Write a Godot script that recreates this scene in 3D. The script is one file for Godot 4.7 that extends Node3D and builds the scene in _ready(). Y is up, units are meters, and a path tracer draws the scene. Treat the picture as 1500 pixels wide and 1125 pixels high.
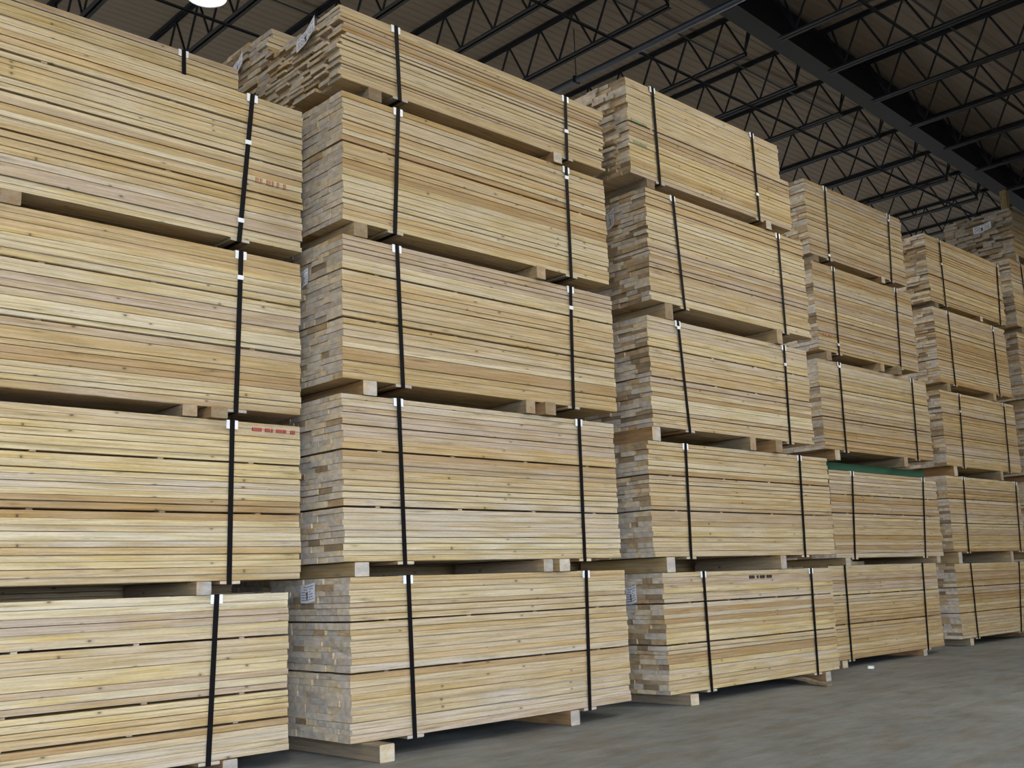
extends Node3D

# ---------------------------------------------------------------- helpers
var rng := RandomNumberGenerator.new()
var used := {}
var tops := {}
var wood_mats: Array = []
var end_mats: Array = []
var beam_mats: Array = []
var board_meshes: Array = []
var beam_meshes: Array = []
var M := {}

func numbered(called: String) -> String:
	var k: int = used.get(called, 0)
	used[called] = k + 1
	return called if k == 0 else "%s_%03d" % [called, k]

func tag(o: Node, label: String, category: String, group := "") -> void:
	o.set_meta("label", label)
	o.set_meta("category", category)
	if group != "":
		o.set_meta("group", group)

func thing(called: String, label: String, category: String, at: Vector3, group := "") -> Node3D:
	var o := Node3D.new()
	o.name = numbered(called)
	o.position = at
	add_child(o)
	tag(o, label, category, group)
	return o

func part(called: String, mesh: Mesh, mat: Material, parent: Node, at := Vector3.ZERO) -> MeshInstance3D:
	var o := MeshInstance3D.new()
	o.name = called
	o.mesh = mesh
	if mat:
		o.material_override = mat
	o.position = at
	o.cast_shadow = GeometryInstance3D.SHADOW_CASTING_SETTING_ON
	parent.add_child(o, true)
	return o

func structure(called: String, mesh: Mesh, mat: Material, at := Vector3.ZERO) -> MeshInstance3D:
	var o := part(called, mesh, mat, self, at)
	o.set_meta("kind", "structure")
	return o

func begin() -> SurfaceTool:
	var st := SurfaceTool.new()
	st.begin(Mesh.PRIMITIVE_TRIANGLES)
	st.set_smooth_group(-1)
	return st

func quad(st: SurfaceTool, a: Vector3, b: Vector3, c: Vector3, d: Vector3) -> void:
	# a b c d counted clockwise seen from the front
	for v in [a, b, c, a, c, d]:
		st.set_uv(Vector2(v.x + v.z * 0.37, v.y + v.z))
		st.add_vertex(v)

func hexa(st: SurfaceTool, p: Array) -> void:
	# p: 0..3 bottom ring, 4..7 top ring, each (-x-z),(+x-z),(+x+z),(-x+z)
	quad(st, p[3], p[7], p[6], p[2])
	quad(st, p[1], p[5], p[4], p[0])
	quad(st, p[2], p[6], p[5], p[1])
	quad(st, p[0], p[4], p[7], p[3])
	quad(st, p[7], p[4], p[5], p[6])
	quad(st, p[0], p[3], p[2], p[1])

func add_box(st: SurfaceTool, lo: Vector3, hi: Vector3) -> void:
	hexa(st, [Vector3(lo.x, lo.y, lo.z), Vector3(hi.x, lo.y, lo.z), Vector3(hi.x, lo.y, hi.z), Vector3(lo.x, lo.y, hi.z),
		Vector3(lo.x, hi.y, lo.z), Vector3(hi.x, hi.y, lo.z), Vector3(hi.x, hi.y, hi.z), Vector3(lo.x, hi.y, hi.z)])

func add_bevel_box(st: SurfaceTool, lo: Vector3, hi: Vector3, c: float) -> void:
	# a box whose four edges along y are chamfered
	var ring := [Vector2(lo.x + c, hi.z), Vector2(hi.x - c, hi.z), Vector2(hi.x, hi.z - c), Vector2(hi.x, lo.z + c),
		Vector2(hi.x - c, lo.z), Vector2(lo.x + c, lo.z), Vector2(lo.x, lo.z + c), Vector2(lo.x, hi.z - c)]
	for i in 8:
		var a: Vector2 = ring[i]
		var b: Vector2 = ring[(i + 1) % 8]
		quad(st, Vector3(a.x, lo.y, a.y), Vector3(a.x, hi.y, a.y), Vector3(b.x, hi.y, b.y), Vector3(b.x, lo.y, b.y))
	for i in range(1, 7):
		var a: Vector2 = ring[0]
		var b: Vector2 = ring[i]
		var d: Vector2 = ring[i + 1]
		for v in [Vector3(a.x, hi.y, a.y), Vector3(d.x, hi.y, d.y), Vector3(b.x, hi.y, b.y), Vector3(a.x, lo.y, a.y), Vector3(b.x, lo.y, b.y), Vector3(d.x, lo.y, d.y)]:
			st.set_uv(Vector2(v.x, v.z))
			st.add_vertex(v)

func done(st: SurfaceTool) -> ArrayMesh:
	st.generate_normals()
	return st.commit()

func box_mesh(size: Vector3) -> ArrayMesh:
	var st := begin()
	add_box(st, -size / 2, size / 2)
	return done(st)

func bar(st: SurfaceTool, a: Vector3, b: Vector3, r: float, n := 6) -> void:
	var d := (b - a).normalized()
	var s := d.cross(Vector3.RIGHT if absf(d.x) < 0.9 else Vector3.UP).normalized()
	var t := d.cross(s)
	for i in n:
		var p := TAU * i / n
		var q := TAU * (i + 1) / n
		var u := (s * cos(p) + t * sin(p)) * r
		var w := (s * cos(q) + t * sin(q)) * r
		quad(st, a + u, a + w, b + w, b + u)

func lathe(st: SurfaceTool, prof: Array, n := 28) -> void:
	for i in n:
		var p := TAU * i / n
		var q := TAU * (i + 1) / n
		for k in prof.size() - 1:
			var a: Vector2 = prof[k]
			var b: Vector2 = prof[k + 1]
			quad(st, Vector3(a.x * cos(p), a.y, a.x * sin(p)), Vector3(b.x * cos(p), b.y, b.x * sin(p)),
				Vector3(b.x * cos(q), b.y, b.x * sin(q)), Vector3(a.x * cos(q), a.y, a.x * sin(q)))

func mat(c: Color, rough := 0.8, metal := 0.0) -> StandardMaterial3D:
	var m := StandardMaterial3D.new()
	m.albedo_color = c
	m.roughness = rough
	m.metallic = metal
	m.cull_mode = BaseMaterial3D.CULL_DISABLED
	return m

func rgb(r: int, g: int, b: int) -> Color:
	return Color8(r, g, b)

# ---------------------------------------------------------------- textures
func noise(sd: int, freq := 1.0, oct := 3) -> FastNoiseLite:
	var n := FastNoiseLite.new()
	n.seed = sd
	n.noise_type = FastNoiseLite.TYPE_SIMPLEX_SMOOTH
	n.frequency = freq
	n.fractal_octaves = oct
	return n

func wood_texture() -> ImageTexture:
	# sawn softwood, 3.3 m of length by 0.8 m of girth; grain runs along u
	var w := 1536
	var h := 400
	var px := PackedFloat32Array()
	px.resize(w * h)
	var amber := PackedFloat32Array()
	amber.resize(w * h)
	var n1 := noise(3, 1.0, 3)
	var n2 := noise(8, 1.0, 2)
	var n3 := noise(15, 1.0, 2)
	for y in h:
		for x in w:
			var i := y * w + x
			var turn := TAU * x / w
			var g := n1.get_noise_3d(cos(turn) * 0.86, sin(turn) * 0.86, y * 0.11)
			var f := n2.get_noise_2d(x * 0.03, y * 0.7)
			var s := n3.get_noise_3d(cos(turn) * 0.54, sin(turn) * 0.54, y * 0.045)
			px[i] = 0.93 + 0.13 * g + 0.07 * f
			amber[i] = clampf(s * 1.5 + 0.15, 0.0, 1.0)
	var r := RandomNumberGenerator.new()
	r.seed = 77
	for k in 15:             # knots
		var cx := r.randi_range(12, w - 13)
		var cy := r.randi_range(6, h - 7)
		var a := r.randf_range(2.5, 8.0)
		var b := r.randf_range(1.5, 4.5)
		for y in range(maxi(0, cy - 9), mini(h, cy + 10)):
			for x in range(maxi(0, cx - 26), mini(w, cx + 27)):
				var e := Vector2((x - cx) / a, (y - cy) / b).length()
				if e < 1.0:
					px[y * w + x] *= 0.5 + 0.12 * e
				elif e < 3.0:
					px[y * w + x] *= 1.0 - 0.14 * (3.0 - e) / 2.0
	for k in 45:             # short splits and saw marks
		var cx := r.randi_range(0, w - 140)
		var cy := r.randi_range(0, h - 1)
		var l := r.randi_range(20, 130)
		for x in l:
			px[cy * w + cx + x] *= 0.72
	for k in 26:             # grey-brown stain patches
		var cx := r.randi_range(60, w - 61)
		var cy := r.randi_range(10, h - 11)
		var a := r.randf_range(20.0, 55.0)
		var b := r.randf_range(3.0, 9.0)
		var d := r.randf_range(0.1, 0.3)
		for y in range(maxi(0, cy - 10), mini(h, cy + 11)):
			for x in range(maxi(0, cx - 58), mini(w, cx + 59)):
				var e := Vector2((x - cx) / a, (y - cy) / b).length()
				e += 0.35 * n2.get_noise_2d(x * 0.12, y * 0.5)
				if e < 1.0:
					px[y * w + x] *= 1.0 - d * (1.0 - e)
	var data := PackedByteArray()
	data.resize(w * h * 3)
	for i in w * h:
		var v := clampf(px[i], 0.0, 1.0)
		var m := amber[i]
		data[i * 3] = int(255.0 * clampf(v * (1.0 - 0.05 * m), 0, 1))
		data[i * 3 + 1] = int(255.0 * clampf(v * (1.0 - 0.095 * m), 0, 1))
		data[i * 3 + 2] = int(255.0 * clampf(v * (1.0 - 0.24 * m), 0, 1))
	var im := Image.create_from_data(w, h, false, Image.FORMAT_RGB8, data)
	im.generate_mipmaps()
	return ImageTexture.create_from_image(im)

func end_texture() -> ImageTexture:
	# end grain: growth rings, saw marks and weathering specks, 0.8 m square
	var s := 384
	var im := Image.create(s, s, false, Image.FORMAT_RGB8)
	var n1 := noise(21, 0.02, 3)
	var n2 := noise(22, 0.16, 2)
	for y in s:
		for x in s:
			var bx: int = x / 48
			var cx := 48.0 * bx + 24.0 + 17.0 * sin(bx * 5.1)
			var d := Vector2(x - cx, (y % 96) - 130.0).length()
			var ring := 0.5 + 0.5 * sin(d * 1.25 + 2.0 * n1.get_noise_2d(x, y))
			var v := 0.88 + 0.05 * ring + 0.12 * n1.get_noise_2d(x * 0.8, y * 1.2) + 0.05 * n2.get_noise_2d(x, y)
			var warm := clampf(n1.get_noise_2d(y + 300, x) + 0.1, 0.0, 0.6)
			v = clampf(v, 0.3, 1.0)
			im.set_pixel(x, y, Color(v, v * (1.0 - 0.10 * warm), v * (1.0 - 0.28 * warm)))
	im.generate_mipmaps()
	return ImageTexture.create_from_image(im)

func floor_texture() -> ImageTexture:
	var s := 1024
	var im := Image.create(s, s, false, Image.FORMAT_RGB8)
	var n1 := noise(31, 0.006, 4)
	var n2 := noise(32, 0.05, 3)
	var n3 := noise(33, 0.4, 2)
	var n4 := noise(34, 0.01, 3)
	for y in s:
		for x in s:
			var a := n1.get_noise_2d(x, y)
			var b := n2.get_noise_2d(x * 0.35, y)
			var c := n3.get_noise_2d(x, y)
			var dirt := clampf(n4.get_noise_2d(x * 0.4, y * 1.6) * 2.2 + 0.15 + 0.5 * b, 0.0, 1.0)
			var v := 0.82 + 0.10 * a + 0.08 * b + 0.12 * c
			var col := Color(v * 0.97, v, v * 0.98).lerp(Color(v * 0.86, v * 0.80, v * 0.70), dirt * 0.5)
			if n2.get_noise_2d(x * 0.9 + 500, y * 3.0) > 0.42 and n1.get_noise_2d(x + 900, y) > 0.12:
				col = col.lerp(Color(1, 0.99, 0.95), 0.45)
			im.set_pixel(x, y, col)
	im.generate_mipmaps()
	return ImageTexture.create_from_image(im)

func tag_texture(sd: int) -> ImageTexture:
	var im := Image.create(96, 72, false, Image.FORMAT_RGB8)
	im.fill(Color(0.93, 0.94, 0.97))
	var r := RandomNumberGenerator.new()
	r.seed = sd
	for row in 6:
		var x := 8
		while x < 84:
			var l := r.randi_range(3, 12)
			if r.randf() < 0.75:
				im.fill_rect(Rect2i(x, 8 + row * 10, mini(l, 88 - x), 4), Color(0.45, 0.46, 0.52))
			x += l + 3
	im.fill_rect(Rect2i(44, 28, 7, 32), Color(0.22, 0.23, 0.28))
	im.fill_rect(Rect2i(39, 32, 6, 5), Color(0.22, 0.23, 0.28))
	return ImageTexture.create_from_image(im)

# ---------------------------------------------------------------- boards
const BL := 3.3
const BT := 0.05
const BW := 0.2

func plank(l: float, t: float, w: float, sd: int, bow: float, cmax: float) -> ArrayMesh:
	# a sawn plank along x, its long edges eased unevenly, with a slight bow; surface 0 the long faces, 1 the ends
	var r := RandomNumberGenerator.new()
	r.seed = sd
	var c := []
	for i in 4:
		c.append(Vector2(r.randf_range(0.25, 1.0), r.randf_range(0.25, 1.0)) * cmax)
	var y := t / 2
	var z := w / 2
	# ring seen from +x, running top front -> top back -> bottom back -> bottom front
	var ring := [Vector2(y - c[0].y, z), Vector2(y, z - c[0].x), Vector2(y, -z + c[1].x), Vector2(y - c[1].y, -z),
		Vector2(-y + c[2].y, -z), Vector2(-y, -z + c[2].x), Vector2(-y, z - c[3].x), Vector2(-y + c[3].y, z)]
	var bend := [Vector2.ZERO, Vector2(r.randf_range(-bow, bow), r.randf_range(-bow, bow)), Vector2.ZERO]
	var xs := [-l / 2, l * r.randf_range(-0.15, 0.15), l / 2]
	var u0 := r.randf()
	var v0 := r.randf()
	var flip := -1.0 if r.randf() < 0.5 else 1.0
	var st := begin()
	for s in 2:
		var v := v0
		for i in 8:
			var a: Vector2 = ring[i]
			var b: Vector2 = ring[(i + 1) % 8]
			var step := a.distance_to(b) / 0.8
			var ua := u0 + flip * (xs[s] as float) / 3.3
			var ub := u0 + flip * (xs[s + 1] as float) / 3.3
			var p := [Vector3(xs[s], a.x + bend[s].x, a.y + bend[s].y), Vector3(xs[s], b.x + bend[s].x, b.y + bend[s].y),
				Vector3(xs[s + 1], b.x + bend[s + 1].x, b.y + bend[s + 1].y), Vector3(xs[s + 1], a.x + bend[s + 1].x, a.y + bend[s + 1].y)]
			var uv := [Vector2(ua, v), Vector2(ua, v + step), Vector2(ub, v + step), Vector2(ub, v)]
			for k in [0, 1, 2, 0, 2, 3]:
				st.set_uv(uv[k])
				st.add_vertex(p[k])
			v += step
	st.generate_normals()
	var mesh := st.commit()
	var se := begin()
	var eo := Vector2(r.randf(), r.randf())
	for side in [0, 2]:
		for i in range(1, 7):
			var tri := [ring[0], ring[i], ring[i + 1]] if side == 0 else [ring[0], ring[i + 1], ring[i]]
			for q in tri:
				se.set_uv(eo + Vector2(q.y, q.x) / 0.8)
				se.add_vertex(Vector3(xs[side], q.x, q.y))
	se.generate_normals()
	return se.commit(mesh)

func put_plank(called: String, parent: Node, mesh: Mesh, long_mat: Material, end_mat: Material, at: Vector3, size: Vector3, base: Vector3, yaw := 0.0, tilt := 0.0) -> MeshInstance3D:
	var o := MeshInstance3D.new()
	o.name = called
	o.mesh = mesh
	o.set_surface_override_material(0, long_mat)
	o.set_surface_override_material(1, end_mat)
	o.transform = Transform3D(Basis.from_euler(Vector3(0, yaw, tilt)) * Basis.from_scale(size / base), at)
	parent.add_child(o, true)
	return o

var words := ["", "bottom", "second", "third", "fourth", "fifth", "sixth"]
var stacks := {"A": "leftmost stack", "B": "second stack from the left", "C": "third stack from the left", "D": "fourth stack from the left",
	"E": "fifth stack from the left", "F": "stack at the right edge", "G": "rear stack behind the leftmost stack", "H": "rear stack behind the second stack",
	"I": "unseen rear stack behind the third stack", "J": "unseen rear stack behind the fourth stack", "K": "unseen rear stack behind the fifth stack"}

func pick_end(brown: float) -> int:
	# the last few end-grain tones are the darker brown ones
	return END_GREYS + rng.randi() % (end_mats.size() - END_GREYS) if rng.randf() < brown else rng.randi() % END_GREYS

const END_GREYS := 7

func ribbon(st: SurfaceTool, xa: float, ya: float, xb: float, yb: float, hw: float, z0: float, z1: float) -> void:
	hexa(st, [Vector3(xa - hw, ya, z0), Vector3(xa + hw, ya, z0), Vector3(xa + hw, ya, z1), Vector3(xa - hw, ya, z1),
		Vector3(xb - hw, yb, z0), Vector3(xb + hw, yb, z0), Vector3(xb + hw, yb, z1), Vector3(xb - hw, yb, z1)])

# id, left x, right x, bottom y, top y, front z, depth, [strap bottom x, strap top x ...], [gaps as a share of the height from the top], [bearer x ...], jaggedness, board thickness, extra
func bundle(d: Dictionary) -> void:
	var id: String = d.id
	var col: String = id[0]
	var row := int(id.substr(1))
	rng.seed = hash(id) + 11
	var x0: float = d.x0
	var x1: float = d.x1
	var y0: float = d.y0
	var y1: float = d.y1
	var zf: float = d.z
	var depth: float = d.get("depth", 1.22)
	var jag: float = d.get("jag", 0.014) * 0.6
	var thick: float = d.get("t", 0.05)
	var xm := (x0 + x1) / 2
	var high := y1 - y0
	var where: String = words[row]
	if d.get("top", false):
		where = "topmost"
	var look: String = d.get("look", "strapped bundle of pale sawn boards")
	var o := thing("lumber_bundle", "%s, %s in the %s" % [look, where, stacks[col]], "lumber bundle", Vector3(xm, y0, zf - depth / 2), "strapped lumber bundles")
	var zl := depth / 2            # local z of the front face
	# layers
	var gaps: Array = d.get("gaps", [0.32, 0.64])
	var lath := 0.013
	var body := high - lath * gaps.size()
	var n := int(round(body / thick))
	var cut := []
	for g in gaps:
		cut.append(int(round((1.0 - g) * n)))
	var share := []
	var sum := 0.0
	for k in n:
		share.append(rng.randf_range(0.8, 1.2))
		sum += share[-1]
	var y := 0.0
	var tone := rng.randi() % wood_mats.size()
	var dark: float = d.get("dark", 0.0)
	var brown: float = {"A": 0.1, "B": 0.08, "C": 0.4, "D": 0.45, "E": 0.45}.get(col, 0.25)  # farther stacks get more brown ends, partly standing in for dimmer light
	for k in n:
		if k in cut:
			for s in [0.12, 0.36, 0.63, 0.88]:
				var xl: float = lerpf(x0, x1, s) - xm + rng.randf_range(-0.06, 0.06)
				put_plank("lath", o, beam_meshes[k % beam_meshes.size()], beam_mats[k % beam_mats.size()], end_mats[k % end_mats.size()],
					Vector3(xl, y + lath / 2, 0), Vector3(depth - rng.randf_range(0.02, 0.08), lath, 0.045), Vector3(1.35, 0.1, 0.1), PI / 2)
			y += lath
		var pitch: float = body * share[k] / sum
		var th := pitch - (rng.randf_range(0.0002, 0.0012) if rng.randf() < 0.45 else rng.randf_range(0.0018, 0.0055))
		# share of the depth for each board of the layer
		var w := []
		var total := 0.0
		var parts := rng.randi_range(5, 7)
		for i in parts:
			var q := rng.randf_range(0.13, 0.26)
			w.append(q)
			total += q
		var z := zl - rng.randf_range(0.0, 0.016)
		var zb := -zl
		var scale_w := (z - zb) / total
		var shift := rng.randf_range(-0.6, 0.6) * jag
		if rng.randf() < 0.6:
			tone = rng.randi() % wood_mats.size()
		for i in parts:
			var bw: float = w[i] * scale_w
			var le := x0 - xm + minf(absf(rng.randfn(0.0, 1.0)), 1.9) * jag + shift * 0.5
			var re := x1 - xm - absf(rng.randfn(0.0, 1.0)) * jag + shift * 0.5
			if d.has("short") and k >= n - int(d.short[0]):
				re -= d.short[1] as float
			if d.has("hang") and i >= 1:
				le -= rng.randf_range(0.0, d.hang)
			var len := re - le
			var mi := rng.randi() % board_meshes.size()
			var wi := tone if i == 0 else rng.randi() % wood_mats.size()
			if rng.randf() < dark:
				wi = wood_mats.size() - 1 - rng.randi() % 5
			put_plank("board", o, board_meshes[mi], wood_mats[wi], end_mats[pick_end(brown)],
				Vector3((le + re) / 2, y + pitch / 2, z - bw / 2), Vector3(len, th, bw - rng.randf_range(0.001, 0.004)), Vector3(BL, BT, BW),
				0.0, rng.randf_range(-0.0004, 0.0004) if k > 0 and k < n - 1 else 0.0)
			z -= bw
		y += pitch
	# straps
	var sx: Array = d.straps
	var hw := 0.021
	var strap_nodes := []
	for i in sx.size() / 2:
		var xb: float = sx[i * 2] - xm
		var xt: float = sx[i * 2 + 1] - xm
		var st := begin()
		var drop := 0.028
		ribbon(st, xb, -drop, xt, high + 0.006, hw, zl + 0.005, zl + 0.008)
		ribbon(st, xb, -drop, xt, high + 0.006, hw, -zl - 0.008, -zl - 0.005)
		add_box(st, Vector3(xt - hw, high + 0.004, -zl - 0.008), Vector3(xt + hw, high + 0.007, zl + 0.008))
		add_box(st, Vector3(xb - hw, -drop - 0.003, -zl - 0.008), Vector3(xb + hw, -drop, zl + 0.008))
		var strap := part("strap", done(st), M.strap, o)
		strap_nodes.append(strap)
		put_plank("strap_lath", o, beam_meshes[i], beam_mats[(row + i) % beam_mats.size()], end_mats[row % end_mats.size()],
			Vector3(xb + 0.01, -drop / 2 - 0.0005, 0), Vector3(depth + 0.004, drop - 0.003, 0.17), Vector3(1.35, 0.1, 0.1), PI / 2)
		if not d.get("bare", false):
			var sg := begin()
			var pw := 0.05
			var ph := 0.065
			add_box(sg, Vector3(xt - pw, high - ph, zl + 0.0005), Vector3(xt + pw, high + 0.001, zl + 0.0045))
			add_box(sg, Vector3(xt - pw, high + 0.0005, zl - ph), Vector3(xt + pw, high + 0.0038, zl + 0.0045))
			var sp := part("corner_protector", done(sg), M.protector, strap)
			sp.set_meta("label", "white corner protector under the strap")
	for s in d.get("seals", []):
		var f: float = s[1]
		var i: int = s[0]
		var xx: float = lerpf(sx[i * 2], sx[i * 2 + 1], f) - xm
		var sl := begin()
		add_bevel_box(sl, Vector3(xx - 0.03, f * high - 0.018, zl + 0.006), Vector3(xx + 0.03, f * high + 0.018, zl + 0.014), 0.004)
		part("strap_seal", done(sl), M.seal, strap_nodes[i])
	# paper tag on the left end: [y, z from the front, width, height, lean]
	if d.has("tag"):
		var t: Array = d.tag
		var sg := begin()
		var tz: float = t[1] - (zf - depth / 2)
		var ty: float = t[0] - y0
		var xx: float = x0 - xm - 0.004 - (d.get("hang", 0.0) as float)
		var hwid: float = t[2] / 2
		var hh: float = t[3] / 2
		var lean: float = t[4]
		# two panels with a crease, so that it curls off the boards
		var cols := [Vector3(0.0, 0, -hwid), Vector3(-0.012 - lean * 0.3, 0, 0), Vector3(-lean, 0, hwid)]
		for k in 2:
			var a: Vector3 = cols[k] + Vector3(xx, ty - hh, tz)
			var b: Vector3 = cols[k + 1] + Vector3(xx, ty - hh + lean * 0.6 * k, tz)
			var up := Vector3(0, hh * 2, 0)
			for v in [[a, k * 0.5, 1], [a + up, k * 0.5, 0], [b + up, k * 0.5 + 0.5, 0], [a, k * 0.5, 1], [b + up, k * 0.5 + 0.5, 0], [b, k * 0.5 + 0.5, 1]]:
				sg.set_uv(Vector2(v[1], v[2]))
				sg.add_vertex(v[0])
		var tg := part("paper_tag", done(sg), M["tag%d" % (row % 3)], o)
		tg.set_meta("label", "white printed paper tag on the board ends")
	# stencilled or crayoned letters, too worn to read: [x, y, [stroke widths], height, material]
	for m in d.get("marks", []):
		var xx: float = m[0] - xm
		for wd in m[2]:
			if wd > 0:
				var yy: float = m[1] - y0
				var hh: float = m[3]
				var sg := begin()
				add_box(sg, Vector3(xx, yy, zl - 0.016), Vector3(xx + wd, yy + hh, zl + 0.0006))
				part("paint_mark", done(sg), M[m[4]], o)
				xx += wd + 0.012
			else:
				xx -= wd
	# bearers below
	var below: float = d.below
	var bi := 0
	for given in d.bearers:
		# bearers lie clear of the straps of the bundle above and of the one below
		var bx: float = given
		for i in sx.size() / 2:
			if absf(bx - sx[i * 2]) < 0.165:
				bx = sx[i * 2] + (0.165 if bx > sx[i * 2] else -0.165)
		for xt in tops.get(col, []):
			if absf(bx - xt) < 0.12:
				bx = xt + (0.12 if bx > xt else -0.12)
		var lift := 0.0005 if row == 1 else 0.0035
		var hgt := y0 - below - lift - 0.0035
		var bw := 0.14 - 0.02 * (bi % 2)
		var out := 0.0 + 0.03 * (bi % 3)
		if d.has("deep"):
			out = d.deep[bi]
		if d.has("out") and bi == 0:
			out = d.out
		var ln := depth + out + 0.02
		var nth: String = ["left", "middle", "right"][bi] if d.bearers.size() == 3 else ["left", "right"][bi]
		var base := put_plank("timber_bearer" if used.get("timber_bearer", 0) == 0 else "timber_bearer_%03d" % used["timber_bearer"], self,
			beam_meshes[(bi + row) % beam_meshes.size()], beam_mats[(bi * 2 + row) % beam_mats.size()], end_mats[(bi + row * 2) % end_mats.size()],
			Vector3(bx, below + lift + hgt / 2, zf + out - ln / 2), Vector3(ln, hgt, bw), Vector3(1.35, 0.1, 0.1), PI / 2)
		used["timber_bearer"] = used.get("timber_bearer", 0) + 1
		tag(base, "%s timber bearer below the %s bundle, %s" % [nth, where, stacks[col]], "bearer", "timber bearers between the bundles")
		bi += 1
	tops[col] = []
	for i in sx.size() / 2:
		tops[col].append(sx[i * 2 + 1])

# ---------------------------------------------------------------- roof
func angle_pair(st: SurfaceTool, z0: float, z1: float, y: float, down: bool) -> void:
	var leg := 0.06
	var t := 0.007
	var s := -1.0 if down else 1.0
	for side in [-1.0, 1.0]:
		var xa: float = 0.012 * side
		var xb: float = (0.012 + leg) * side
		add_box(st, Vector3(minf(xa, xb), minf(y, y + s * t), z0), Vector3(maxf(xa, xb), maxf(y, y + s * t), z1))
		var xc: float = xa + t * side
		add_box(st, Vector3(minf(xa, xc), minf(y, y + s * leg), z0), Vector3(maxf(xa, xc), maxf(y, y + s * leg), z1))

func joist(x: float, z_girder: float, far_side: bool, label: String) -> void:
	var dirn := -1.0 if far_side else 1.0
	var span := 13.0
	var o := thing("roof_joist", label, "roof joist", Vector3(x, 9.84, z_girder), "open-web roof joists")
	var za := 0.12 * dirn
	var zb := dirn * (span + 0.5)
	var st := begin()
	angle_pair(st, minf(za, zb), maxf(za, zb), 0.82, true)
	part("top_chord", done(st), M.steel, o)
	st = begin()
	var b0 := (0.46 if far_side else 0.18) * dirn
	angle_pair(st, minf(b0, zb), maxf(b0, zb), 0.0, false)
	part("bottom_chord", done(st), M.steel, o)
	var z := 0.46
	var k := 0
	while z < span:
		var zt := z + 0.39
		var sa := begin()
		bar(sa, Vector3(0, 0.03, z * dirn), Vector3(0, 0.79, zt * dirn), 0.019, 6)
		part("web", done(sa), M.steel, o)
		sa = begin()
		bar(sa, Vector3(0, 0.79, zt * dirn), Vector3(0, 0.03, (z + 0.78) * dirn), 0.019, 6)
		part("web", done(sa), M.steel, o)
		z += 0.78
		k += 1
	for e in [0.18, 0.3]:
		var sa := begin()
		bar(sa, Vector3(0, 0.03, 0.5 * dirn), Vector3(0, 0.79, e * dirn), 0.019, 6)
		part("end_web", done(sa), M.steel, o)

func lamp(at: Vector3, label: String) -> void:
	var o := thing("high_bay_lamp", label, "lamp", at, "high-bay roof lamps")
	var st := begin()
	lathe(st, [Vector2(0.08, 0.30), Vector2(0.13, 0.27), Vector2(0.2, 0.16), Vector2(0.26, 0.04), Vector2(0.28, 0.0), Vector2(0.272, 0.0), Vector2(0.25, 0.045), Vector2(0.19, 0.16), Vector2(0.12, 0.26), Vector2(0.08, 0.28)])
	var refl := part("reflector", done(st), M.reflector, o)
	st = begin()
	lathe(st, [Vector2(0.0, 0.56), Vector2(0.1, 0.55), Vector2(0.115, 0.5), Vector2(0.115, 0.34), Vector2(0.08, 0.28), Vector2(0.0, 0.28)])
	part("ballast_housing", done(st), M.steel_grey, o)
	st = begin()
	bar(st, Vector3(0, 0.55, 0), Vector3(0, 10.67 - at.y, 0), 0.012, 8)
	part("hanging_rod", done(st), M.steel, o)
	st = begin()
	lathe(st, [Vector2(0.0, -0.02), Vector2(0.15, -0.012), Vector2(0.24, 0.005), Vector2(0.262, 0.03), Vector2(0.0, 0.032)])
	part("glowing_lens", done(st), M.glow, refl)
	var l := SpotLight3D.new()
	l.name = "lamp_light"
	l.position = Vector3(0, -0.045, 0)
	l.rotation_degrees.x = -90
	l.spot_angle = 84
	l.spot_angle_attenuation = 0.35
	l.spot_attenuation = 2.0
	l.spot_range = 60
	l.light_size = 0.25
	l.light_energy = LAMP_ENERGY
	l.light_color = Color(1.0, 0.985, 0.95)
	l.shadow_enabled = true
	o.add_child(l)

const LAMP_ENERGY := 36.0
const SKY_ENERGY := 29.0

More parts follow.
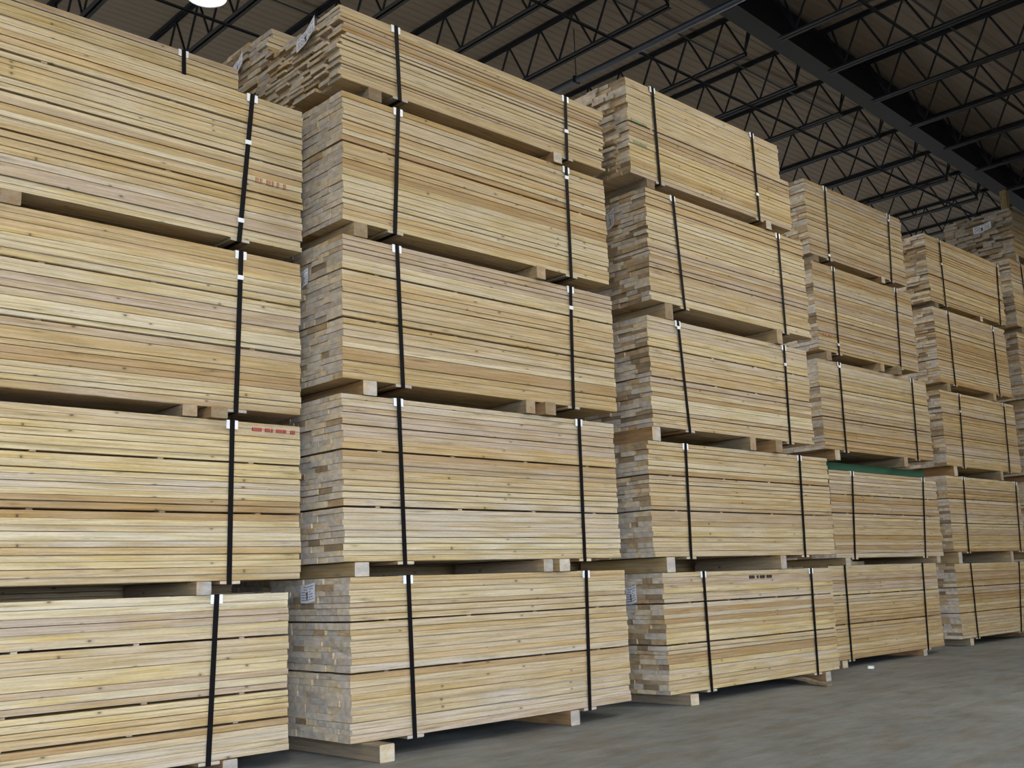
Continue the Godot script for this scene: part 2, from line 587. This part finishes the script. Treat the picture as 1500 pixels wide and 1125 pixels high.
# ---------------------------------------------------------------- scene
func _ready() -> void:
	# camera
	var cam := Camera3D.new()
	cam.name = "camera"
	cam.fov = 39.727
	var cr := Vector3(0.72596709, -0.03601132, 0.68678597)
	var cu := Vector3(-0.10149908, 0.98208216, 0.15878465)
	cam.transform = Transform3D(Basis(cr, cu, cr.cross(cu)).orthonormalized(), Vector3(0, 1.3, 0))
	cam.near = 0.05
	cam.far = 200.0
	add_child(cam)
	cam.current = true
	# air and exposure
	var env := Environment.new()
	env.background_mode = Environment.BG_SKY
	var sky := Sky.new()
	var sm := ProceduralSkyMaterial.new()
	sm.sky_top_color = Color(0.62, 0.70, 0.82)
	sm.sky_horizon_color = Color(0.80, 0.84, 0.90)
	sm.ground_bottom_color = Color(0.22, 0.22, 0.21)
	sm.ground_horizon_color = Color(0.32, 0.32, 0.32)
	sm.sun_angle_max = 0.0
	sm.energy_multiplier = SKY_ENERGY
	sky.sky_material = sm
	env.sky = sky
	env.ambient_light_source = Environment.AMBIENT_SOURCE_DISABLED
	env.tonemap_mode = Environment.TONE_MAPPER_LINEAR
	env.tonemap_exposure = 1.0
	env.sdfgi_enabled = true
	env.ssao_enabled = true
	env.ssil_enabled = true
	var we := WorldEnvironment.new()
	we.name = "world_environment"
	we.environment = env
	add_child(we)
	make_materials()
	# first lamp is in view; the staggered rows are unseen, placed to light the stacks
	lamp(Vector3(6.53, 9.6, -12.75), "glaring white high-bay lamp under the roof at the upper left")
	var k := 0
	for z in [-12.75, -2.4, 7.3]:
		for x in [-13.78, -3.78, 6.22, 16.22, 26.22, 36.22]:
			k += 1
			if (z < -12 and (x == 6.22 or x < 0)) or (z > -12 and x > 20):
				continue
			var xx: float = x + (5.0 if z == -2.4 or z == 17.0 else 0.0)
			lamp(Vector3(xx, 9.6, z), "unseen high-bay lamp hanging from the roof, number %s in the %s row from the back" % [["one", "two", "three", "four", "five", "six"][(k - 1) % 6], ["rear", "second", "third", "fourth"][(k - 1) / 6]])
	build_shell()
	build_roof()
	build_stacks()
	build_floor_things()

func make_materials() -> void:
	var wt := wood_texture()
	var et := end_texture()
	var tones := [rgb(204, 186, 152), rgb(209, 192, 158), rgb(201, 181, 148), rgb(214, 199, 168), rgb(197, 175, 138), rgb(206, 188, 154),
		rgb(211, 191, 150), rgb(202, 186, 162), rgb(192, 167, 124), rgb(188, 166, 136), rgb(199, 173, 131), rgb(180, 151, 110), rgb(192, 172, 148)]
	for c in tones:
		var m := mat(c, 0.78)
		m.albedo_texture = wt
		m.texture_filter = BaseMaterial3D.TEXTURE_FILTER_LINEAR_WITH_MIPMAPS_ANISOTROPIC
		wood_mats.append(m)
	for c in [rgb(206, 196, 180), rgb(194, 187, 176), rgb(212, 198, 172), rgb(184, 176, 165), rgb(200, 192, 180), rgb(188, 181, 172), rgb(208, 198, 182), rgb(176, 154, 124), rgb(158, 138, 110), rgb(186, 164, 132), rgb(140, 122, 98)]:
		var m := mat(c, 0.85)
		m.albedo_texture = et
		end_mats.append(m)
	for c in [rgb(158, 140, 112), rgb(136, 122, 102), rgb(166, 144, 108), rgb(150, 118, 80)]:
		var m := mat(c, 0.85)
		m.albedo_texture = wt
		beam_mats.append(m)
	for i in 28:
		board_meshes.append(plank(BL, BT, BW, 100 + i, 0.0025, 0.0022 if i % 2 else 0.008))
	for i in 4:
		beam_meshes.append(plank(1.35, 0.1, 0.1, 300 + i, 0.001, 0.008))
	M.strap = mat(rgb(17, 15, 16), 0.6)
	M.strap.metallic_specular = 0.25
	M.protector = mat(rgb(244, 244, 244), 0.3)
	M.seal = mat(rgb(244, 245, 248), 0.3)
	M.steel = mat(rgb(23, 26, 33), 0.65)
	M.steel_grey = mat(rgb(88, 90, 96), 0.5)
	M.pipe = mat(rgb(66, 72, 82), 0.35, 0.3)
	M.girder = mat(rgb(17, 17, 24), 0.7)
	M.deck = mat(rgb(124, 112, 98), 0.7)
	M.wall = mat(rgb(170, 168, 162), 0.7)
	M.reflector = mat(rgb(200, 202, 206), 0.3, 0.8)
	M.red = mat(rgb(158, 70, 62), 0.8)
	M.faint = mat(rgb(172, 126, 92), 0.8)
	M.smudge = mat(rgb(140, 150, 116), 0.8)
	M.ink = mat(rgb(58, 50, 42), 0.8)
	M.green = mat(rgb(42, 84, 62), 0.7)
	M.paper = mat(rgb(235, 236, 238), 0.7)
	for i in 3:
		var m := mat(Color.WHITE, 0.6)
		m.albedo_texture = tag_texture(40 + i)
		M["tag%d" % i] = m
	var g := mat(Color(1, 1, 1), 0.4)
	g.emission_enabled = true
	g.emission = Color(0.96, 0.97, 1.0)
	g.emission_energy_multiplier = 6.0
	M.glow = g
	var f := mat(rgb(144, 143, 145), 0.62)
	f.albedo_texture = floor_texture()
	f.uv1_triplanar = true
	f.uv1_world_triplanar = true
	f.uv1_scale = Vector3(0.21, 0.21, 0.21)
	M.floor = f

func build_shell() -> void:
	var x0 := -20.0
	var x1 := 44.0
	var z0 := -24.0
	var z1 := 14.0
	var xm := (x0 + x1) / 2
	structure("floor", box_mesh(Vector3(x1 - x0 + 0.6, 0.3, z1 - z0 + 0.6)), M.floor, Vector3(xm, -0.15, 0))
	structure("wall_back", box_mesh(Vector3(x1 - x0 + 0.6, 11.2, 0.3)), M.wall, Vector3(xm, 5.6, z0 - 0.15))
	# front wall behind the camera; unseen door openings placed to light the stack fronts
	var fw := begin()
	var unseen_doors := [[-17.0, -11.5], [-9.5, -4.0], [-2.0, 3.5]]
	var px := x0 - 0.3
	for dd in unseen_doors:
		add_box(fw, Vector3(px, 0, z1), Vector3(dd[0], 11.2, z1 + 0.3))
		add_box(fw, Vector3(dd[0], 6.8, z1), Vector3(dd[1], 11.2, z1 + 0.3))
		px = dd[1]
	add_box(fw, Vector3(px, 0, z1), Vector3(x1 + 0.3, 11.2, z1 + 0.3))
	structure("wall_front", done(fw), M.wall)
	structure("wall_left", box_mesh(Vector3(0.3, 11.2, z1 - z0)), M.wall, Vector3(x0 - 0.15, 5.6, 0))
	structure("wall_right", box_mesh(Vector3(0.3, 11.2, z1 - z0)), M.wall, Vector3(x1 + 0.15, 5.6, 0))
	# fluted steel roof deck: ribs across the joists, a flat back above
	var st := begin()
	var pitch := 0.16
	var z := z0
	var lo := 10.66
	var hi := 10.669
	while z < z1 - 0.001:
		var p := [Vector2(z, lo), Vector2(z + 0.06, lo), Vector2(z + 0.085, hi), Vector2(z + 0.135, hi), Vector2(z + pitch, lo)]
		for i in 4:
			var a: Vector2 = p[i]
			var b: Vector2 = p[i + 1]
			quad(st, Vector3(x0, a.y, a.x), Vector3(x0, b.y, b.x), Vector3(x1, b.y, b.x), Vector3(x1, a.y, a.x))
		z += pitch
	add_box(st, Vector3(x0, 10.75, z0), Vector3(x1, 11.1, z1))
	structure("ceiling", done(st), M.deck)

func girder_z(x: float) -> float:
	return -8.36 - (x - 13.45) * 0.052

func build_roof() -> void:
	var ang := atan(0.052)
	var o := thing("roof_girder", "deep dark steel girder crossing the roof at the upper right", "girder", Vector3(13.45, 9.98, -8.53))
	o.rotation.y = ang
	var st := begin()
	add_box(st, Vector3(-32.0, 0.0, -0.17), Vector3(29.5, 0.025, 0.17))
	part("bottom_flange", done(st), M.girder, o)
	st = begin()
	add_box(st, Vector3(-32.0, 0.025, -0.008), Vector3(29.5, 0.56, 0.008))
	part("girder_web", done(st), M.girder, o)
	st = begin()
	add_box(st, Vector3(-32.0, 0.56, -0.17), Vector3(29.5, 0.585, 0.17))
	part("top_flange", done(st), M.girder, o)
	var xs := [3.9, 5.6, 7.3, 8.95, 10.6, 12.15, 14.37, 16.06, 17.75, 19.43, 21.1, 22.85, 24.65, 26.4, 28.1, 29.8]
	var count := ["first", "second", "third", "fourth", "fifth", "sixth", "seventh", "eighth", "ninth", "tenth", "eleventh", "twelfth", "thirteenth", "fourteenth", "fifteenth", "sixteenth"]
	for i in xs.size():
		var zg: float = -8.53 - (xs[i] - 13.45) * 0.052
		joist(xs[i], zg, true, "dark open-web joist beyond the roof girder, %s from the glaring lamp rightwards" % count[i])
	for i in xs.size():
		var zg: float = -8.53 - (xs[i] - 13.45) * 0.052
		joist(xs[i], zg, false, "dark open-web joist on the near side of the girder, %s along the roof" % count[i])
	# seats that carry the joists on the girder
	for i in xs.size():
		var zg: float = -8.53 - (xs[i] - 13.45) * 0.052
		var ss := begin()
		add_box(ss, Vector3(-0.08, 0.585, -0.17), Vector3(0.08, 0.685, 0.17))
		var q := part("joist_seat", done(ss), M.girder, o)
		q.position = o.to_local(Vector3(xs[i], 9.98, zg)) if o.is_inside_tree() else Vector3((xs[i] - 13.45), 0, 0)
	# horizontal bridging on both chords
	for b in [[-10.1, "beyond the girder, over the third stack"], [-13.6, "far beyond the girder"], [-6.9, "on the near side of the girder"], [-3.4, "nearest the aisle"]]:
		var zz: float = b[0]
		var br := thing("joist_bridging", "thin steel bridging bars tying the joists %s" % b[1], "roof bridging", Vector3(0, 9.84, zz))
		for yy in [0.0, 0.70]:
			var sb := begin()
			add_box(sb, Vector3(2.0, yy - 0.03 if yy == 0.0 else yy, -0.022), Vector3(31.0, yy if yy == 0.0 else yy + 0.03, -0.016))
			add_box(sb, Vector3(2.0, yy - 0.006 if yy == 0.0 else yy, -0.022), Vector3(31.0, yy if yy == 0.0 else yy + 0.006, 0.022))
			part("bridging_bar", done(sb), M.steel, br)
	# sprinkler main hung below the joists
	var pz := thing("sprinkler_pipe", "grey sprinkler pipe running along the joists above the second stack", "pipe", Vector3(12.62, 9.72, -8.3))
	st = begin()
	bar(st, Vector3(0, 0, -15.0), Vector3(0, 0, 14.0), 0.055, 14)
	part("pipe", done(st), M.pipe, pz)
	for z in [-12.0, -9.0, -6.0, -3.0, 1.5, 5.0]:
		var hs := begin()
		add_box(hs, Vector3(-0.065, -0.06, z - 0.02), Vector3(0.065, 0.06, z + 0.02))
		bar(hs, Vector3(0, 0.05, z), Vector3(0, 0.94, z), 0.008, 6)
		part("pipe_hanger", done(hs), M.steel, pz)

func build_stacks() -> void:
	var za := -7.475
	var zb := -7.085
	var zc := -7.15
	var zd := -7.865
	var ze := -8.125
	var zg := -8.25
	var list := [
		{id = "A1", x0 = 1.33, x1 = 4.635, y0 = 0.105, y1 = 1.30, z = za, straps = [1.9, 1.92, 3.95, 4.00], gaps = [0.24, 0.60, 0.77], bearers = [1.6, 3.97], below = 0.0},
		{id = "A2", x0 = 1.42, x1 = 4.745, y0 = 1.405, y1 = 2.64, z = za, straps = [2.0, 2.02, 4.10, 4.11], gaps = [0.25, 0.60], bearers = [1.7, 3.98], below = 1.30,
			marks = [[4.29, 2.575, [0.085, -0.02, 0.045, 0.012, -0.02, 0.05, 0.03, -0.03, 0.04], 0.026, "red"]]},
		{id = "A3", x0 = 1.40, x1 = 4.745, y0 = 2.735, y1 = 4.035, z = za, straps = [2.0, 2.03, 4.14, 4.17], gaps = [0.28, 0.61], bearers = [1.7, 3.74, 3.97], below = 2.64, seals = [[1, 0.83]]},
		{id = "A4", x0 = 1.42, x1 = 4.76, y0 = 4.145, y1 = 5.43, z = za, straps = [2.0, 2.05, 4.15, 4.26], gaps = [0.22, 0.43, 0.70], bearers = [2.38, 3.7], deep = [0.0, -0.35], below = 4.035, top = true, seals = [[1, 0.66], [1, 0.12]],
			marks = [[4.3, 4.67, [0.03, 0.02, -0.03, 0.04, 0.015, -0.02, 0.02, -0.03, 0.025], 0.04, "faint"]]},
		{id = "B1", x0 = 4.94, x1 = 8.28, y0 = 0.135, y1 = 1.40, z = zb, straps = [5.56, 5.52, 7.65, 7.69], gaps = [0.30, 0.62], bearers = [5.12, 7.42], below = 0.0, tag = [1.28, -7.66, 0.26, 0.15, 0.03], out = 0.22, jag = 0.018},
		{id = "B2", x0 = 4.88, x1 = 8.23, y0 = 1.52, y1 = 2.88, z = zb, straps = [5.49, 5.45, 7.68, 7.69], gaps = [0.34, 0.67], bearers = [5.06, 7.15, 7.34], below = 1.40, tag = [2.59, -7.71, 0.16, 0.15, 0.06], jag = 0.016},
		{id = "B3", x0 = 4.89, x1 = 8.30, y0 = 3.01, y1 = 4.24, z = zb, straps = [5.50, 5.46, 7.62, 7.66], gaps = [0.27, 0.57], bearers = [5.16, 7.0, 7.24], below = 2.88, tag = [3.97, -7.63, 0.12, 0.14, 0.02], seals = [[1, 0.82]]},
		{id = "B4", x0 = 4.90, x1 = 8.29, y0 = 4.37, y1 = 5.53, z = zb, straps = [5.44, 5.50, 7.68, 7.68], gaps = [0.38], bearers = [5.08, 7.22], below = 4.24, seals = [[1, 0.9]]},
		{id = "B5", x0 = 4.86, x1 = 8.33, y0 = 5.645, y1 = 6.33, z = zb, straps = [5.52, 5.49, 7.70, 7.72], gaps = [0.47], bearers = [5.25, 7.56], below = 5.53, top = true, jag = 0.075, t = 0.034, tag = [6.18, -7.53, 0.42, 0.12, 0.08], seals = [[1, 0.42]], look = "half-height bundle with ragged ends"},
		{id = "C1", x0 = 8.94, x1 = 12.36, y0 = 0.115, y1 = 1.36, z = zc, straps = [9.66, 9.65, 11.81, 11.85], gaps = [0.27, 0.60], bearers = [9.2, 12.0], below = 0.0, jag = 0.03, tag = [1.13, -7.57, 0.2, 0.18, 0.05], out = 0.12,
			marks = [[10.54, 1.265, [0.05, 0.03, -0.05, 0.02, -0.03, 0.045, 0.03, -0.04, 0.06, 0.02], 0.035, "ink"]]},
		{id = "C2", x0 = 8.82, x1 = 12.50, y0 = 1.525, y1 = 2.76, z = zc, straps = [9.45, 9.48, 11.75, 11.81], gaps = [0.31, 0.64], bearers = [9.1, 11.22], below = 1.36, jag = 0.03},
		{id = "C3", x0 = 8.94, x1 = 12.23, y0 = 2.92, y1 = 4.16, z = zc, straps = [9.58, 9.49, 11.63, 11.67], gaps = [0.28, 0.55], bearers = [8.99, 10.77, 11.28], below = 2.76, jag = 0.035, seals = [[0, 0.94], [1, 0.8]]},
		{id = "C4", x0 = 9.04, x1 = 12.38, y0 = 4.35, y1 = 5.67, z = zc, straps = [9.64, 9.55, 11.74, 11.75], gaps = [0.30, 0.72], bearers = [9.35, 11.57], below = 4.16, jag = 0.035, tag = [5.4, -7.65, 0.16, 0.2, 0.05]},
		{id = "C5", x0 = 8.82, x1 = 12.16, y0 = 5.785, y1 = 6.95, z = zc, straps = [9.33, 9.30, 11.35, 11.33], gaps = [0.42], bearers = [9.25, 11.46], below = 5.67, top = true, jag = 0.03, short = [9, 0.2], hang = 0.07, seals = [[1, 0.28]], marks = [[8.88, 6.42, [0.2, 0.07], 0.03, "smudge"], [8.9, 6.16, [0.12, 0.1], 0.03, "smudge"]], look = "bundle with a shorter top and green smudges"},
		{id = "D1", x0 = 13.5, x1 = 16.80, y0 = 0.1, y1 = 1.39, z = zd, straps = [13.90, 13.94, 16.22, 16.32], gaps = [0.33, 0.66], bearers = [13.72, 16.22], below = 0.0, bare = true, dark = 0.5, look = "strapped bundle of browner sawn boards"},
		{id = "D2", x0 = 13.74, x1 = 17.12, y0 = 1.50, y1 = 2.75, z = zd, straps = [14.25, 14.40, 16.45, 16.65], gaps = [0.30, 0.52], bearers = [14.0, 16.85], below = 1.39, dark = 0.2},
		{id = "D3", x0 = 13.72, x1 = 17.15, y0 = 3.05, y1 = 4.38, z = zd, straps = [14.29, 14.32, 16.55, 16.63], gaps = [0.30, 0.62], bearers = [14.04, 16.08], below = 2.896, dark = 0.2, seals = [[0, 0.95]]},
		{id = "D4", x0 = 13.80, x1 = 16.95, y0 = 4.52, y1 = 5.88, z = zd, straps = [14.35, 14.41, 16.29, 16.40], gaps = [0.28, 0.62], bearers = [14.06, 15.62, 16.2], below = 4.38, dark = 0.25, seals = [[0, 0.1]],
			marks = [[13.95, 4.75, [0.06, 0.05, -0.03, 0.04, 0.05], 0.03, "faint"]]},
		{id = "D5", x0 = 13.78, x1 = 16.86, y0 = 5.99, y1 = 7.17, z = zd, straps = [14.33, 14.39, 16.29, 16.41], gaps = [0.35], bearers = [13.95, 15.95], below = 5.88, top = true, jag = 0.03, dark = 0.25, seals = [[1, 0.9], [0, 0.05]]},
		{id = "E1", x0 = 18.05, x1 = 21.3, y0 = 0.12, y1 = 1.37, z = ze, straps = [18.63, 18.66, 20.48, 20.76], gaps = [0.35, 0.68], bearers = [18.38, 20.9], below = 0.0, bare = true, dark = 0.5, look = "strapped bundle of browner sawn boards"},
		{id = "E2", x0 = 18.1, x1 = 21.2, y0 = 1.57, y1 = 2.88, z = ze, straps = [18.65, 18.76, 20.91, 21.05], gaps = [0.32, 0.62], bearers = [18.3, 20.41], below = 1.37, dark = 0.35},
		{id = "E3", x0 = 18.2, x1 = 21.46, y0 = 3.06, y1 = 4.40, z = ze, straps = [18.85, 18.98, 20.85, 20.95], gaps = [0.30, 0.62], bearers = [18.5, 20.40], below = 2.88, jag = 0.03, dark = 0.35, seals = [[0, 0.75]]},
		{id = "E4", x0 = 18.3, x1 = 21.46, y0 = 4.55, y1 = 5.93, z = ze, straps = [18.88, 18.91, 20.82, 20.87], gaps = [0.34, 0.70], bearers = [18.61, 20.51], below = 4.40, jag = 0.03, dark = 0.35, seals = [[1, 0.93]]},
		{id = "E5", x0 = 18.28, x1 = 21.62, y0 = 6.035, y1 = 7.30, z = ze, straps = [18.86, 18.89, 21.29, 21.46], gaps = [0.25, 0.6], bearers = [18.5, 20.32], below = 5.93, top = true, jag = 0.04, dark = 0.35, seals = [[0, 0.62]]},
		{id = "F1", x0 = 22.3, x1 = 25.6, y0 = 0.12, y1 = 1.42, z = zg, straps = [22.9, 22.9, 25.0, 25.0], bearers = [22.6, 25.2], below = 0.0, depth = 1.4, dark = 0.5},
		{id = "F2", x0 = 22.3, x1 = 25.6, y0 = 1.56, y1 = 2.95, z = zg, straps = [22.9, 22.9, 25.0, 25.0], bearers = [22.6, 25.2], below = 1.42, depth = 1.4, dark = 0.5},
		{id = "F3", x0 = 22.35, x1 = 25.6, y0 = 3.1, y1 = 4.5, z = zg, straps = [22.9, 22.9, 25.0, 25.0], bearers = [22.6, 25.2], below = 2.95, depth = 1.4, dark = 0.5, jag = 0.04},
		{id = "F4", x0 = 22.4, x1 = 25.7, y0 = 4.65, y1 = 6.05, z = zg, straps = [22.9, 22.9, 25.0, 25.0], bearers = [22.6, 25.2], below = 4.5, depth = 1.4, dark = 0.5, jag = 0.05},
		{id = "F5", x0 = 22.5, x1 = 25.8, y0 = 6.2, y1 = 7.66, z = zg, straps = [23.1, 23.1, 25.0, 25.0], bearers = [22.8, 25.2], below = 6.05, depth = 1.4, dark = 0.4, jag = 0.05, tag = [6.81, -8.9, 0.25, 0.2, 0.05]},
		{id = "F6", x0 = 22.84, x1 = 26.1, y0 = 7.82, y1 = 8.85, z = zg, straps = [23.9, 23.9, 25.6, 25.6], bearers = [23.1, 25.6], below = 7.66, depth = 1.45, dark = 0.2, top = true, jag = 0.14, t = 0.06, tag = [8.53, -8.84, 0.42, 0.16, 0.06], gaps = [0.5], look = "bundle with very ragged ends and paper tag"},
	]
	# the rear row, of which the topmost bundles look over the front stacks
	var ys := [0.12, 1.74, 3.06, 4.38, 5.5]
	var yt := [1.62, 2.94, 4.26, 5.38, 6.4]
	for i in 5:
		var tp := i == 4
		var low: float = 0.0 if i == 0 else yt[i - 1]
		list.append({id = "G%d" % (i + 1), x0 = 1.55, x1 = 4.88, y0 = ys[i], y1 = yt[i], z = -8.82, straps = [2.2, 2.2, 4.32, 4.29], bearers = [1.9, 4.5], below = low, top = tp})
		list.append({id = "H%d" % (i + 1), x0 = 5.06, x1 = 8.4, y0 = ys[i], y1 = (6.84 if tp else yt[i]), z = -8.6, straps = [5.7, 5.7, 7.8, 7.8], bearers = [5.4, 8.0], below = low, top = tp, jag = (0.075 if tp else 0.02), look = ("bundle with ragged ends and white tag" if tp else "strapped bundle of pale sawn boards")})
		if tp:
			list[-1].tag = [6.6, -9.12, 0.3, 0.13, 0.06]
		if i < 3:
			var nx := 8.9
			for c in ["I", "J", "K"]:  # unseen stacks, placed to darken the gaps between the front bundles
				list.append({id = "%s%d" % [c, i + 1], x0 = nx, x1 = nx + 3.3, y0 = ys[i], y1 = yt[i], z = (-8.6 if c == "I" else -9.5), straps = [nx + 0.7, nx + 0.7, nx + 2.7, nx + 2.7], bearers = [nx + 0.4, nx + 2.9], below = low, top = i == 2})
				nx += 4.9
	for d in list:
		bundle(d)

func build_floor_things() -> void:
	# green-painted timber lying along the gap under the third bundle of the fourth stack
	var g := put_plank("green_timber", self, board_meshes[3], M.green, M.green, Vector3(15.45, 2.828, -8.12), Vector3(3.3, 0.134, 0.14), Vector3(BL, BT, BW))
	tag(g, "green-painted timber lying in the gap above the second bundle, fourth stack", "timber")
	# the same lying further back carries the rear ends of the bearers
	var g2 := put_plank("green_timber_001", self, board_meshes[4], M.green, M.green, Vector3(15.45, 2.828, -8.85), Vector3(3.3, 0.134, 0.14), Vector3(BL, BT, BW))
	tag(g2, "green-painted timber deep in the gap behind its front twin, fourth stack", "timber")
	# offcut upright on the far right stack
	var s := put_plank("upright_offcut", self, beam_meshes[1], beam_mats[2], end_mats[2], Vector3(22.98, 8.858 + 0.21, -8.36), Vector3(0.42, 0.16, 0.14), Vector3(1.35, 0.1, 0.1), 0.0, PI / 2)
	tag(s, "short wooden block standing upright on the stack at the right edge", "offcut")
	# scraps on the floor
	var st := begin()
	add_bevel_box(st, Vector3(-0.06, 0.0, -0.04), Vector3(0.06, 0.03, 0.04), 0.012)
	var a := part("paper_scrap", done(st), M.paper, self, Vector3(13.78, 0.0, -7.52))
	a.rotation.y = 0.4
	tag(a, "small white scrap on the floor in front of the fourth stack", "scrap")
	used["paper_scrap"] = 1
	st = begin()
	add_bevel_box(st, Vector3(-0.05, 0.0, -0.03), Vector3(0.05, 0.02, 0.03), 0.01)
	var b := part("paper_scrap_001", done(st), M.paper, self, Vector3(17.3, 0.0, -8.6))
	tag(b, "tiny white scrap on the floor beside the fifth stack", "scrap")
	# a bent strip of wood poking out from below the third stack
	st = begin()
	var pts := [Vector3(11.55, 0.075, -7.6), Vector3(11.5, 0.07, -7.3), Vector3(11.5, 0.045, -7.12), Vector3(11.48, 0.02, -6.98), Vector3(11.44, 0.0, -6.78)]
	for i in pts.size() - 1:
		var p: Vector3 = pts[i]
		var q: Vector3 = pts[i + 1]
		var w := Vector3(0.055, 0, 0)
		var t := Vector3(0, 0.028, 0)
		hexa(st, [q - w, q + w, p + w, p - w, q - w + t, q + w + t, p + w + t, p - w + t].map(func(v): return v))
	var c := part("bent_wood_strip", done(st), beam_mats[1], self)
	tag(c, "bent strip of wood poking out from under the third stack", "offcut")
